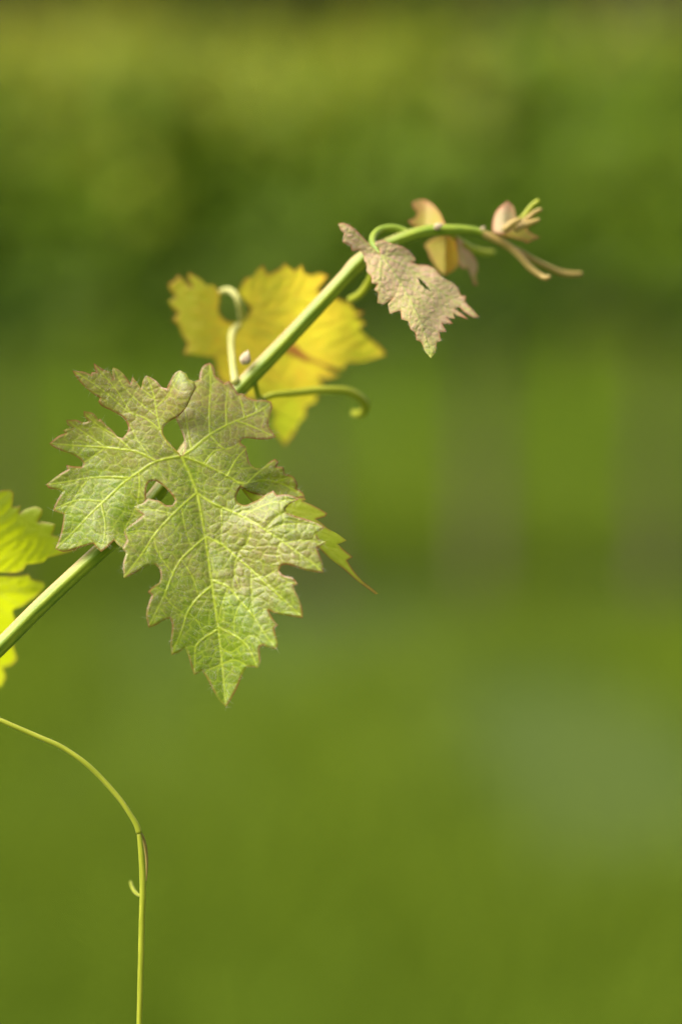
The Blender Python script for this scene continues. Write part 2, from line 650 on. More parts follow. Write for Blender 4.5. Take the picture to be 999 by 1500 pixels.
def row_vine(x, y, ang, label, group, nleaf=900, width=1.05, top=1.88, low=.84):
    o = empty('grapevine', (x, y, -.05))
    o.rotation_euler.z = ang
    tag(o, label, 'grapevine', group)
    k = 9
    zs = np.linspace(-.06, .9, k)
    W = np.stack([np.cumsum(rng.normal(0, .012, k)), np.cumsum(rng.normal(0, .012, k)), zs], 1)
    tube_world('trunk', W, np.linspace(.036, .026, k) * rng.uniform(.85, 1.2, k), BARK, o, 8)
    tx, ty = W[-1][:2]
    for s in (-1, 1):
        u = np.linspace(0, width * .52, 7)
        C = np.stack([tx + s * u, np.full(7, ty) + rng.normal(0, .008, 7), .88 + .06 * np.sin(u * 3) + rng.normal(0, .006, 7)], 1)
        tube_world('cordon', C, np.linspace(.022, .012, 7), BARK, o, 7)
    for i in range(7):
        bx = (i - 3) * width / 7 + rng.normal(0, .03)
        u = np.linspace(0, 1, 6)
        hgt = top - .95 + rng.normal(0, .08)
        C = np.stack([tx + bx + u * rng.normal(0, .10), ty + u * rng.normal(0, .08), .9 + u * hgt], 1)
        tube_world('shoot', C, np.linspace(.006, .0025, 6), CANE, o, 5)
    z = low + (top - low) * rng.beta(1.75, 1.35, nleaf) + rng.normal(0, .05, nleaf)
    xx = tx + rng.uniform(-.5, .5, nleaf) * width * 1.08
    th = .26 * np.sqrt(np.clip(1 - ((z - 1.3) / .75) ** 2, .08, 1))
    yy = ty + rng.normal(0, .55, nleaf) * th
    pos = np.stack([xx, yy, z], 1)
    nr = np.stack([rng.normal(0, .5, nleaf), np.sign(yy - ty) * rng.uniform(.1, 1, nleaf), rng.uniform(.2, 1.1, nleaf)], 1)
    hi = (z - low) / (top - low)
    clump = vnoise(np.stack([xx + x * 1.0, z], 1), .33, 2.2)
    tint = np.clip(.27 + .58 * hi ** 1.2 + .35 * (clump - .5) + rng.normal(0, .12, nleaf), 0, 1)
    size = rng.uniform(.07, .125, nleaf) * (1.1 - .35 * hi)
    leaf_cloud('foliage', pos, nr, size, tint, CANOPY, o)
    return o


m = Mat('green_cane')
CANE = m.finish(m.principled((.20, .24, .05), .5, .4))


def post(x, y, h, label, group=None, r=.036):
    o = empty('trellis_post', (x, y, -.05))
    tag(o, label, 'post', group)
    W = np.array([(0, 0, z) for z in (-.25, 0, h * .5, h * .96, h)], float)
    tube_world('shaft', W, np.array([r, r * 1.02, r, r * .97, r * .82]), POST, o, 10, jitter=.02)
    for z in (.85, 1.25, 1.6):
        c = np.array([(math.cos(a) * r * 1.1, math.sin(a) * r * 1.1, z) for a in np.linspace(0, 2 * math.pi, 13)])
        tube_world('wire_tie', c, np.full(13, .003), STEEL, o, 5)
    return o


m = Mat('galvanised_wire')
STEEL = m.finish(m.principled((.35, .35, .36), .4, .6))

ROWY = 9.0
for i, x in enumerate((-5.4, -4.35, -3.3, -2.25, -1.12, -.06, .98, 2.05, 3.1, 4.15, 5.2)):
    row_vine(x, ROWY + .02 * x, 0, 'leafy trellised grapevine in the first row across the grass', 'vines in the first row')
for x in (-2.8, .45, 3.6):
    post(x, ROWY + .02 * x + .02, 1.75, 'grey weathered wooden post in the first vine row', 'posts of the first row')
for i in range(-7, 8):
    row_vine(i * 1.1 + .3, 21.0, 0, 'leafy grapevine in the second row, behind the first', 'vines in the second row', 700)
for z in (.9, 1.3, 1.65):
    for yy, ln, w in ((ROWY, 5.9, 'first'), (21.0, 8.4, 'second')):
        u = np.linspace(-ln, ln, 9)
        W = np.stack([u, yy + (.02 * u if yy < 10 else 0 * u) + .045, z - .05 - .01 * np.cos(u)], 1)
        nm = {.9: 'lowest', 1.3: 'middle', 1.65: 'top'}[z]
        o = tube_world('trellis_wire', W, np.full(9, .0016), STEEL, None, 5)
        tag(o, f'{nm} thin steel wire strung along the {w} vine row', 'wire')

# trees at the foot of the slope
def tree(x, y, h, label, group):
    o = empty('tree', (x, y, -.1)); tag(o, label, 'tree', group)
    k = 6
    W = np.stack([np.cumsum(rng.normal(0, .12, k)), np.cumsum(rng.normal(0, .12, k)), np.linspace(0, h * .6, k)], 1)
    tube_world('trunk', W, np.linspace(.22, .10, k), BARK, o, 8)
    for i in range(5):
        a = rng.uniform(0, 6.28); s = W[2 + i % 3]
        e = s + np.array((math.cos(a), math.sin(a), .9)) * h * .25
        tube_world('limb', np.linspace(s, e, 4), np.linspace(.09, .03, 4), BARK, o, 6)
    n = 2600
    cl = rng.normal(0, 1, (26, 3)) * np.array((.17, .17, .15)) * h + W[-1] + np.array((0, 0, h * .08))
    pos = cl[rng.integers(0, 26, n)] + rng.normal(0, .07 * h, (n, 3))
    pos[:, 2] = np.maximum(pos[:, 2], .5)
    nr = pos - W[-1] + rng.normal(0, 1, (n, 3))
    leaf_cloud('crown', pos, nr, rng.uniform(.22, .42, n), np.clip(rng.normal(.15, .15, n), 0, 1), CROWN, o)


m = Mat('tree_leaf')
t = m.attr('tint')
cl = m.mix(t, (.045, .05, .014), (.12, .11, .03))
CROWN = m.finish(m.principled(cl, .55, .3), cl, .3)
for i, (x, h) in enumerate(((-13, 8.5), (-8.5, 7.5), (-4.6, 9), (-.5, 7.0), (3.6, 8.2), (7.4, 7.6), (11.5, 9.0))):
    tree(x, 58 + 3 * math.sin(i * 2.1), h, 'dark leafy tree at the foot of the hillside beyond the vineyard', 'trees below the hillside')

# ================================================================== the shoot in focus
vine = empty('grapevine', tuple(at(-760., 4000., 0.05)))
TRUNK_X = float(at(np.array(-760.), np.array(750.), np.array(.05))[0])
vine.location = (TRUNK_X, 1.15, -.02)
tag(vine, 'young grapevine shoot with bronze-green lobed leaves and curling tendrils, in sharp focus', 'grapevine')


def adopt(o, parent=None):
    """parent keeping the world place"""
    p = parent or vine
    bpy.context.view_layer.update()
    o.parent = p
    o.matrix_parent_inverse = p.matrix_world.inverted()
    return o


STEM = tube_material('stem_green', (.17, .27, .014), (.29, .37, .02), (.44, .29, .12))
YSTALK = tube_material('stalk_pale', (.50, .50, .13), (.62, .62, .22), (.52, .40, .22), tw=.25)
TENDRIL = tube_material('tendril_green', (.36, .42, .02), (.50, .54, .04), (.56, .50, .12), tw=.25)
TANSTALK = tube_material('tendril_tan', (.42, .30, .07), (.56, .42, .13), (.56, .32, .16), tw=.2)

# stem: photo pixels, depth beyond the focus plane, radius
stem_pts = [(-760, 1600, .03), (-620, 1500, .02), (-420, 1335, .008), (-200, 1136, .004), (0, 948, .004), (60, 888, .004), (130, 823, .006), (190, 768, .012), (233, 720, .017),
            (275, 660, .026), (330, 592, .036), (360, 560, .037), (420, 498, .037), (480, 434, .037), (508, 404, .038), (522, 389, .039), (545, 370, .040),
            (585, 351, .042), (620, 340, .045), (660, 337, .049), (695, 339, .053), (722, 349, .056)]
stem_rad = [24, 19, 15, 13.2, 12.6, 12.4, 12.4, 12.2, 12.2, 12.2, 12.4, 13, 12.2, 11.8, 12.2, 13.8, 11.5, 10, 9.6, 8.4, 7, 5.5]
stem = adopt(tube('stem', stem_pts, stem_rad, STEM, None, 30, 5, ridges=6, ridge_amp=.06, stripe_at=(-.62, -.35, .70)))

# woody base of this vine, outside the picture
base_top = at(np.array(-760.), np.array(1600.), np.array(.03))
W = np.array([(TRUNK_X + .05 * (1 - t) * math.sin(5 * t), 1.15 + .02 * math.sin(4 * t), -.06 + t * (base_top[2] + .05)) for t in np.linspace(0, 1, 14)])
W[-1] = base_top + np.array((-.004, 0, .01)); W[-2] = W[-1] * .5 + W[-3] * .5
adopt(tube_world('trunk', W, np.linspace(.034, .011, 14) * rng.uniform(.92, 1.1, 14), BARK, None, 14, jitter=.05))

# ------------------------------------------------------------------ the large leaf
Pj = np.array((266.5, 668.0))
AB = np.array([Pj, (249, 686), (228, 704.3)])
BC = np.vstack([[Pj], Z2(120, 488, 190, 520, 260, 556, 322, 604)])
AC = np.array([Pj])

A_out = np.vstack([
    [Pj], Z1(690, 492, 652, 452, 632, 420, 630, 395, 646, 370, 675, 350, 705, 332, 742, 292, 768, 240, 792, 192, 783, 162, 758, 152, 745, 128, 715, 108, 690, 120, 662, 165, 648, 196,
             622, 188, 596, 158, 550, 132, 534, 152, 524, 196, 502, 165, 481, 138, 472, 172, 440, 128, 412, 104, 386, 92, 382, 112, 388, 148, 374, 114, 340, 104, 292, 72, 296, 96, 304, 116,
             280, 118, 282, 130, 240, 114, 188, 110, 200, 130, 232, 172, 280, 216, 322, 244, 315, 262, 334, 284, 372, 302, 418, 326, 444, 348, 460, 384, 454, 412, 432, 439,
             408, 430, 384, 402, 350, 372, 322, 341, 318, 352, 290, 318, 243, 306, 246, 332, 268, 356, 240, 362, 210, 350, 158, 350, 165, 376, 192, 392, 165, 392, 142, 402, 156, 414, 118, 430, 76, 465,
             96, 482, 140, 502, 190, 520, 226, 542, 243, 562, 236, 578, 200, 577, 158, 570, 166, 592, 130, 612, 98, 636, 60, 665, 76, 684, 110, 690, 142, 698, 122, 730, 102, 768, 95, 792, 120, 802, 146, 811,
             142, 850, 130, 912, 105, 980),
    Z7(420, 492, 480, 482, 545, 460, 622, 438, 650, 470, 676, 493, 712, 465, 762, 418, 792, 450, 825, 470, 880, 440, 930, 380, 960, 300, 975, 220),
    [(214.4, 728), (214.5, 717), (217, 708.5), (222.5, 704.6)], [AB[2], AB[1]]])
B_out = np.vstack([
    AB, Z1(615, 660, 650, 690, 680, 725, 690, 745, 676, 765, 645, 766, 615, 746, 580, 738, 558, 732, 530, 756, 490, 772, 508, 794, 534, 814, 500, 842, 466, 866, 438, 892),
    Z3(52, 232, 32, 268, 48, 292, 35, 340, 38, 410, 100, 380, 150, 350, 186, 345, 206, 366, 212, 402, 205, 430, 175, 450, 150, 474, 170, 490, 155, 530, 144, 582, 155, 642, 190, 630, 225, 608, 256, 598,
       266, 632, 262, 682, 258, 722, 264, 772, 296, 760, 326, 738, 341, 772, 352, 812, 370, 867, 390, 856, 406, 845, 430, 882, 456, 932, 485, 982, 520, 1017, 546, 976, 571, 930, 590, 882, 606, 846, 620, 826,
       670, 832, 682, 808, 680, 770, 678, 735, 692, 726, 720, 735, 758, 744, 764, 716, 755, 680, 747, 645, 765, 630, 742, 602, 720, 560, 748, 573, 800, 585, 881, 597, 880, 560, 866, 510, 846, 470, 838, 446,
       859, 436, 832, 406, 792, 396, 771, 375, 776, 352, 802, 345, 840, 354, 890, 370, 940, 380, 980, 384, 976, 340, 962, 300, 950, 266, 996, 241, 962, 226, 944, 196, 986, 170, 950, 150, 900, 131, 850, 116, 806, 101, 800, 81, 820, 60, 864, 36,
       826, 17, 786, 14, 760, 18),
    Z2(470, 620, 432, 640, 402, 661, 370, 676, 340, 686, 308, 676, 300, 652, 309, 626), BC[::-1][:-1]])
C_out = np.vstack([
    BC, Z2(360, 628, 400, 640, 460, 652, 540, 662, 614, 648, 601, 626, 576, 610, 582, 590, 560, 556, 522, 542, 516, 512, 484, 510, 494, 490, 478, 474, 450, 490, 420, 516, 386, 516, 362, 492, 351, 452, 345, 420, 320, 402, 324, 386,
           350, 380, 400, 386, 440, 386, 482, 375, 450, 326, 452, 290, 466, 240, 460, 214, 430, 206, 395, 205, 355, 196, 330, 176, 310, 178, 292, 150, 268, 118, 246, 128, 222, 108, 205, 96, 196, 52, 180, 35, 152, 48, 136, 80, 132, 112, 108, 122, 80, 110),
    Z1(748, 232, 704, 282, 692, 332, 712, 390, 729, 432, 736, 470, 732, 502)])

veins = []
def V(p, w0=1.5, w1=.7): veins.append((p, w0, w1))
J = [tuple(Pj)]
V(np.vstack([J, PP(275, 687, 284, 708, 290, 726, 294.7, 750, 300.7, 785, 309.6, 847, 316, 894, 322, 937, 326.7, 984, 331, 1032)]), 2.4, .9)
V(np.vstack([J, Z1(640, 540, 580, 560, 510, 605, 440, 655, 360, 730, 280, 805, 200, 890, 108, 977)]), 2.1, .8)
V(np.vstack([J, Z1(652, 462, 622, 410, 600, 320, 585, 230, 555, 142)]), 1.8, .7)
V(np.vstack([J, Z2(100, 430, 180, 365, 260, 320, 330, 290, 400, 260, 460, 220)]), 2.1, .9)
V(np.vstack([J, Z2(120, 486, 190, 518, 260, 553, 330, 588, 420, 572, 500, 585, 605, 640)]), 1.9, .8)
# left lobes
V(Z1(600, 552, 540, 520, 480, 500, 350, 485, 200, 475, 80, 465), 1.7, .8)
V(Z1(612, 395, 540, 340, 460, 310, 380, 240, 280, 165, 195, 112), 1.3, .6)
V(Z1(470, 632, 380, 628, 280, 632, 170, 650, 66, 665), 1.5, .7)
V(Z1(345, 748, 230, 740, 170, 755, 100, 788), 1.4, .6)
V(Z1(512, 605, 515, 680, 500, 770, 460, 850, 440, 890), 1.3, .6)
V(Z1(330, 765, 348, 850, 345, 920, 330, 970), 1.2, .5)
V(Z1(480, 500, 400, 430, 320, 380, 250, 320), 1.2, .5)
V(Z1(350, 485, 270, 430, 170, 355), 1.1, .5)
V(Z1(350, 485, 290, 530, 240, 560), 1.0, .5)
V(Z1(604, 335, 520, 270, 440, 190, 392, 100), 1.1, .5)
V(Z1(470, 312, 400, 200, 300, 85), 1.1, .5)
V(Z1(590, 250, 530, 200, 484, 145), 1.0, .5)
V(Z1(595, 290, 660, 220, 712, 120), 1.1, .5)
V(Z1(270, 632, 220, 700, 150, 805), 1.0, .5)
V(Z1(570, 536, 500, 440, 470, 370), 1.0, .5)
# upper right lobe
for q in (Z2(95, 432, 80, 340, 65, 240), Z2(180, 362, 178, 250, 184, 130, 180, 45), Z2(258, 320, 254, 230, 264, 150), Z2(340, 285, 325, 220, 312, 185), Z2(400, 260, 384, 215),
          Z2(300, 300, 380, 330, 470, 372), Z2(180, 365, 250, 430, 320, 400), Z2(260, 553, 300, 480, 345, 430), Z2(350, 588, 400, 540, 480, 480), Z2(480, 580, 540, 560), Z2(150, 500, 200, 440, 240, 430)):
    V(q, 1.4, .7)
# central lobe
for q in (Z3(384, 8, 440, 45, 500, 75, 560, 100, 640, 140, 710, 185, 780, 230, 860, 290, 930, 340, 978, 382), Z3(422, 212, 500, 250, 570, 310, 640, 370, 700, 430, 780, 500, 878, 594),
          Z3(453, 418, 530, 450, 590, 520, 650, 590, 700, 670, 757, 742), Z3(478, 640, 560, 680, 620, 730, 668, 830), Z3(380, 8, 310, 70, 230, 150, 180, 210, 120, 300, 40, 405),
          Z3(416, 222, 360, 270, 310, 320, 270, 390, 230, 490, 156, 638), Z3(452, 448, 390, 500, 340, 570, 315, 650, 266, 768), Z3(476, 655, 420, 690, 380, 730, 374, 780, 372, 862)):
    V(q, 1.9, .9)
for q in (Z3(570, 105, 650, 85, 740, 50, 856, 38), Z3(715, 186, 790, 155, 900, 155, 982, 170), Z3(800, 244, 870, 230, 992, 240), Z3(690, 415, 750, 375, 800, 352), Z3(745, 465, 800, 430, 856, 436),
          Z3(650, 588, 700, 555, 742, 562), Z3(700, 665, 740, 640, 762, 632), Z3(600, 705, 650, 680, 690, 730), Z3(265, 106, 200, 90, 110, 85, 64, 90), Z3(190, 196, 120, 185, 50, 195), Z3(270, 388, 240, 350, 205, 350),
          Z3(240, 470, 200, 455, 155, 474), Z3(330, 590, 290, 580, 258, 600), Z3(380, 735, 350, 730, 328, 740), Z3(500, 815, 560, 795, 620, 822), Z3(500, 815, 450, 838, 408, 845),
          Z3(640, 140, 630, 220, 570, 305), Z3(780, 232, 760, 300, 775, 352), Z3(500, 75, 500, 160, 495, 245), Z3(570, 312, 560, 390, 590, 470), Z3(530, 452, 500, 540, 478, 640), Z3(640, 372, 640, 470, 650, 585),
          Z3(310, 72, 330, 180, 362, 268), Z3(180, 212, 200, 290, 270, 385), Z3(310, 322, 360, 400, 392, 498), Z3(230, 488, 270, 540, 330, 580), Z3(590, 520, 560, 600, 560, 678),
          Z3(340, 570, 390, 620, 420, 688), Z3(485, 730, 540, 760, 600, 720), Z3(700, 180, 760, 120, 800, 100)):
    V(q, 1.0, .5)

K = PX * D0
mid = catmull(veins[0][0], 4)


def main_depth(Q):
    x, y = Q[:, 0], Q[:, 1]
    d = -.16 * K * (y - 668) * sstep(640, 760, y)
    d = d + .0022 * np.sin(x * .021 + y * .008) + .0012 * np.sin(x * .05 - y * .03 + 2)
    r = np.hypot(x - 266, y - 668)
    return d - .004 * sstep(60, 260, r) + .002


def lift_A(Q):
    dp = poly_dist(Q, AB)
    x, y = Q[:, 0], Q[:, 1]
    d = .0045 * np.exp(-(((x - 200) / 30) ** 2 + ((y - 775) / 38) ** 2)) - .0035 * np.exp(-(((x - 275) / 26) ** 2 + ((y - 580) / 35) ** 2))
    d = d + .006 * sstep(40, 170, 266 - x) * sstep(560, 640, y) * 1.0
    d = d + .12 * K * np.clip(660 - y, 0, 200)
    return d * sstep(0, 50, dp)


def lift_B(Q):
    x, y = Q[:, 0], Q[:, 1]
    mx = np.interp(y, mid[:, 1], mid[:, 0])
    u = x - mx
    dp = np.minimum(poly_dist(Q, AB), poly_dist(Q, BC))
    f = np.where(u > 0, -.40 * u + .0013 * u * u, .10 * u) * K
    f = f + K * .00035 * np.clip(y - 880, 0, 200) ** 2
    return f * sstep(0, 70, dp)


def lift_C(Q):
    dp = poly_dist(Q, BC)
    x, y = Q[:, 0], Q[:, 1]
    return .58 * K * np.maximum(dp - 2, 0) + .004 * np.exp(-(((x - 400) / 60) ** 2 + ((y - 720) / 25) ** 2)) * sstep(0, 30, dp)


def main_tint(Q):
    x, y = Q[:, 0], Q[:, 1]
    t = .30 + .36 * sstep(700, 560, y) + .15 * sstep(290, 340, x) * sstep(700, 640, y) - .32 * sstep(820, 960, y)
    t = t + .22 * np.exp(-(((x - 400) / 90) ** 2 + ((y - 790) / 70) ** 2)) + .30 * np.exp(-(((x - 352) / 10) ** 2 + ((y - 860) / 8) ** 2))
    t = t - .25 * np.exp(-(((x - 120) / 60) ** 2 + ((y - 760) / 60) ** 2))
    t = t + .25 * (vnoise(Q, 45, 3.7) - .5)
    t = t - .5 * np.exp(-(((x - 262) / 12) ** 2 + ((y - 552) / 14) ** 2)) - .4 * np.exp(-(((x - 308) / 10) ** 2 + ((y - 550) / 22) ** 2)) - .4 * np.exp(-(((x - 385) / 16) ** 2 + ((y - 590) / 14) ** 2))
    return np.clip(t, 0, 1)


def main_rough(Q):
    x, y = Q[:, 0], Q[:, 1]
    q = .85 + 1.0 * np.exp(-(((x - 385) / 85) ** 2 + ((y - 800) / 85) ** 2)) + .45 * np.exp(-(((x - 165) / 60) ** 2 + ((y - 590) / 50) ** 2))
    return q + .35 * (vnoise(Q, 55, 9.2) - .5)


LEAF_MAIN = leaf_material('leaf_bronze_green', (.150, .240, .009), (.30, .21, .085), (.46, .56, .035), (.26, .10, .03), (.40, .50, .01), .28, .33, .45, .40, .03, (.42, .34, .08), .95)


def free_after(shared_n_start, shared_n_end):
    return None


leafs = make_leaf('leaf', [(A_out, lift_A, lambda O: O[np.argmin(np.hypot(*(O - Pj).T)):][:int(np.argmin(np.hypot(*(O - AB[2]).T))) + 1]),
                           (B_out, lift_B, lambda O: O[int(np.argmin(np.hypot(*(O - AB[2]).T))):int(np.argmin(np.hypot(*(O - BC[-1]).T))) + 1]),
                           (C_out, lift_C, lambda O: O[int(np.argmin(np.hypot(*(O - BC[-1]).T))):])],
                  veins, main_depth, LEAF_MAIN, None, spacing=1.35, ostep=1.6, tint=main_tint, ew=2.2, seed=1.0, cell=15., fine=.0002, pucker=.00055, rough_map=main_rough, vw=.95)
main_leaf = adopt(leafs)
main_leaf['label'] = 'large five-lobed bronze-green leaf facing forward with pale veins'


def adopt_to(o, parent):
    return adopt(o, parent)


# folded side lobe seen from beneath
D_out = ZD(60, 206, 130, 186, 162, 178, 124, 200, 132, 216, 160, 236, 190, 250, 300, 250, 430, 264, 484, 268, 492, 284, 470, 290, 520, 310, 580, 340, 634, 372, 620, 395, 560, 412, 600, 440, 640, 475, 700, 508, 762, 553, 722, 571, 702, 576,
           740, 610, 803, 663, 766, 686, 800, 740, 860, 815, 930, 870, 972, 906, 955, 912, 900, 872, 820, 812, 740, 742, 650, 672, 580, 607, 500, 530, 400, 440, 250, 370, 130, 290, 90, 246)
dveins = [(ZD(100, 230, 300, 330, 480, 470, 620, 600, 720, 690, 840, 800, 968, 905), 1.8, .7), (ZD(300, 330, 450, 370, 628, 374), 1.4, .6), (ZD(480, 470, 600, 490, 758, 552), 1.4, .6), (ZD(620, 600, 700, 620, 798, 662), 1.2, .6), (ZD(380, 395, 420, 300, 486, 272), 1.1, .5)]
LEAF_FOLD = leaf_material('leaf_yellow_green', (.38, .48, .02), (.48, .48, .04), (.56, .60, .06), (.30, .12, .04), (.62, .70, .02), .62, .4, .4, .12, .1)
fold = make_leaf('folded_lobe', [(D_out, None, None)], dveins, lambda Q: .0065 + .00002 * (Q[:, 0] - 420) - .25 * K * (Q[:, 1] - 720) - .0015 * np.sin(Q[:, 0] * .03), LEAF_FOLD, None, spacing=2.2, pucker=.0004, fine=.0001, tint=lambda Q: np.full(len(Q), .25), ew=2.0, seed=4.0)
adopt(fold, main_leaf)
fold['label'] = 'yellow-green side lobe folded under the large leaf'
# its stalk, from the stem behind
adopt(tube('petiole', [(318, 607, .028), (300, 628, .018), (284, 648, .009), (270, 664, .0035)], [6, 5.5, 5, 4], YSTALK, None, 12, 4), main_leaf)


# ------------------------------------------------------------------ the other leaves
def auto_veins(center, tips, w0=2.0, w1=.8, every=26, ang=42, ln=.42, start=.16):
    out = []
    for t in tips:
        t = np.asarray(t, float)
        if t.ndim == 1:
            c = np.array(center, float)
            k = np.linspace(0, 1, 5)[:, None]
            nrm = np.array((-(t - c)[1], (t - c)[0]))
            p = c + (t - c) * k + nrm * (.05 * np.sin(k * math.pi))
        else:
            p = t
        out.append((p, w0, w1))
        q = catmull(p, 3)
        L = len(q) * 3
        side = 1
        s = start * L
        while s < L * .92:
            i = int(s / 3)
            d = q[min(i + 1, len(q) - 1)] - q[i - 1]
            d = d / (np.linalg.norm(d) + 1e-9)
            for sd in (1, -1):
                a = R(ang) * sd
                e = np.array((d[0] * math.cos(a) - d[1] * math.sin(a), d[0] * math.sin(a) + d[1] * math.cos(a)))
                l = (L - s) * ln + every * .5
                j = q[min(len(q) - 1, i + (3 if sd > 0 else 0))]
                out.append((np.array([j, j + e * l * .5 + d * l * .03, j + e * l + d * l * .14]), w0 * .6, w1 * .6))
            s += every
    return out


# yellow leaf behind the stem
F_out = Z4(345, 300, 310, 296, 288, 284, 266, 250, 272, 200, 264, 160, 240, 135, 216, 142, 190, 115, 138, 84, 132, 102, 148, 148, 112, 112, 90, 95, 78, 118, 50, 132, 54, 158, 84, 192, 50, 205, 64, 236, 92, 262, 66, 290, 95, 316,
           106, 350, 132, 390, 112, 438, 160, 440, 200, 446, 246, 452, 254, 480, 258, 520, 290, 560, 340, 585, 380, 622, 440, 634, 480, 660, 504, 700, 488, 735, 512, 780, 550, 832, 590, 780, 612, 730, 638, 704, 640, 662, 682, 644, 692, 612, 660, 600,
           718, 574, 690, 536, 740, 542, 788, 524, 740, 500, 700, 470, 650, 466, 606, 446, 560, 434, 540, 420, 562, 404, 592, 400, 622, 430, 680, 466, 740, 490, 800, 504, 818, 470, 860, 472, 900, 466, 984, 440, 956, 400, 922, 376, 890, 350, 868, 322, 898, 305,
           880, 290, 850, 275, 894, 260, 842, 240, 832, 214, 785, 200, 740, 172, 690, 164, 738, 100, 700, 84, 664, 96, 632, 82, 624, 48, 590, 76, 550, 42, 528, 66, 492, 86, 474, 88, 456, 52, 430, 76, 412, 104, 384, 106, 366, 130, 348, 166, 366, 190, 402, 240, 386, 280)
cF = Z4(352, 312)[0]
vF = auto_veins(cF, [Z4(138, 90)[0], Z4(552, 48)[0], Z4(980, 440)[0], Z4(550, 825)[0], Z4(120, 432)[0], Z4(740, 105)[0]], 2.4, 1.0, 30)


def depth_F(Q):
    x, y = Q[:, 0] - cF[0], Q[:, 1] - cF[1]
    r = np.hypot(x, y)
    return .086 + .00011 * np.maximum(x, 0) * .4 + .010 * sstep(10, 180, r) * np.sin(np.arctan2(y, x) * 2.0 + .4) + .45 * K * y + .002 * np.sin(x * .05 + 1)


def tint_F(Q):
    x, y = Q[:, 0], Q[:, 1]
    return np.clip(.62 - .6 * sstep(545, 610, y) + .2 * (vnoise(Q, 40, 5.5) - .5) - .3 * sstep(470, 545, x) - .25 * sstep(330, 260, x) * 1.0 + .1, 0, 1)


LEAF_YELLOW = leaf_material('leaf_yellow', (.42, .48, .03), (.60, .42, .04), (.56, .58, .06), (.42, .16, .04), (.80, .88, .035), .66, .5, .3, .15, .05, (.95, .66, .05), .8)
fl = adopt(make_leaf('leaf', [(F_out, None, None)], vF, depth_F, LEAF_YELLOW, None, spacing=3.0, ostep=3, pucker=.0008, fine=.0003, cell=26, tint=tint_F, ew=2.4, seed=7.0))
fl['label'] = 'amber-yellow lobed leaf glowing behind the stem'
adopt(tube('petiole', [(345, 560, .034), (341, 532, .042), (339, 505, .060), (341, 486, .075), (350, 477, .085)], [7, 5.5, 5, 5.5, 4.5], YSTALK, None, 12, 4), fl)
adopt(tube('petiole', [tuple(Z4(368, 282)[0]) + (.082,), tuple(Z4(356, 225)[0]) + (.076,), tuple(Z4(338, 182)[0]) + (.076,), tuple(Z4(306, 160)[0]) + (.080,), tuple(Z4(270, 172)[0]) + (.084,)], [6, 5.5, 5, 5, 4.5], YSTALK, None, 12, 4), fl)

# tendril by the yellow leaf
tp = Z4(440, 622, 500, 612, 570, 605, 640, 598, 700, 592, 760, 592, 820, 598, 868, 622, 896, 656, 890, 684, 866, 696, 846, 690)
dd = np.linspace(.048, .085, len(tp))
first = [(372, 548, .036)]
adopt(tube('tendril', first + [tuple(p) + (d,) for p, d in zip(tp, dd)], [3.5] + list(np.linspace(4.5, 7.6, len(tp) - 3)) + [7, 6.5, 5], TENDRIL, None, 12, 4))
# fuzzy bud in the leaf axil
def bud(name, c, size, mat, parent, squash=(1, 1.35, 1), tilt=-35, seed=0):
    r_ = random.Random(seed)
    me_v, me_f = [], []
    n, mrings = 14, 10
    O = at(np.array(float(c[0])), np.array(float(c[1])), np.array(float(c[2])))
    s = size * K
    for j in range(mrings + 1):
        t = j / mrings
        rad = math.sin(math.pi * t ** .8) ** .8 * (1 - .35 * t) if 0 < t < 1 else .02
        for i in range(n):
            a = 2 * math.pi * i / n
            rr = rad * (1 + .12 * math.cos(3 * a + t * 3) + r_.uniform(-.05, .05))
            lx, ly, lz = rr * math.cos(a) * squash[0], (t - .35) * 2 * squash[1], rr * math.sin(a) * squash[2]
            ca, sa = math.cos(R(tilt)), math.sin(R(tilt))
            X, Y = lx * ca - ly * sa, lx * sa + ly * ca
            me_v.append(O + s * (X * _R + Y * _U + lz * _F))
    for j in range(mrings):
        for i in range(n):
            i2 = (i + 1) % n
            me_f.append((j*n + i, j*n + i2, (j+1)*n + i2, (j+1)*n + i))
    nv = len(me_v)
    return mesh_obj(name, me_v, me_f, mat, parent, True, dict(luv=np.random.default_rng(seed).random((nv, 3)), stripe=np.zeros(nv)))


m = Mat('bud_down')
co = m.coord('Object')
bn = m.noise(co, 700, 4, .6)
BUD = m.finish(m.principled(m.mix(m.ramp(bn, .35, .65), (.52, .36, .24), (.60, .52, .32)), .8, .2, m.bump(bn, .5, .0006), .6))
b = adopt(bud('bud', (359, 527, .032), 9.5, BUD, None, (1, 1.25, .9), -20, 2)); b['label'] = 'pale downy bud in the leaf axil'

# pink young leaf at the bend
E_out = Z5(62, 198, 92, 194, 132, 206, 172, 236, 216, 280, 252, 320, 290, 360, 318, 384, 312, 350, 286, 328, 292, 308, 330, 298, 372, 312, 402, 322, 432, 330, 462, 340, 504, 372, 540, 420, 512, 432, 552, 448, 602, 450, 652, 474, 682, 510, 722, 540, 762, 560, 792, 590,
           812, 634, 842, 640, 836, 676, 880, 720, 922, 766, 890, 772, 840, 742, 800, 706, 770, 716, 812, 744, 856, 782, 800, 762, 764, 744, 774, 778, 726, 770, 764, 808, 698, 808, 722, 856, 680, 860, 690, 912, 664, 922, 656, 980, 628, 1020,
           590, 972, 570, 924, 540, 908, 530, 862, 504, 842, 490, 794, 450, 782, 442, 728, 378, 748, 366, 690, 394, 652, 342, 692, 302, 682, 308, 622, 282, 602, 300, 570, 268, 560, 264, 520, 238, 490, 238, 450, 222, 420, 214, 380, 188, 360, 148, 368, 138, 334, 92, 312, 94, 284, 100, 256, 80, 238)
cE = Z5(330, 395)[0]
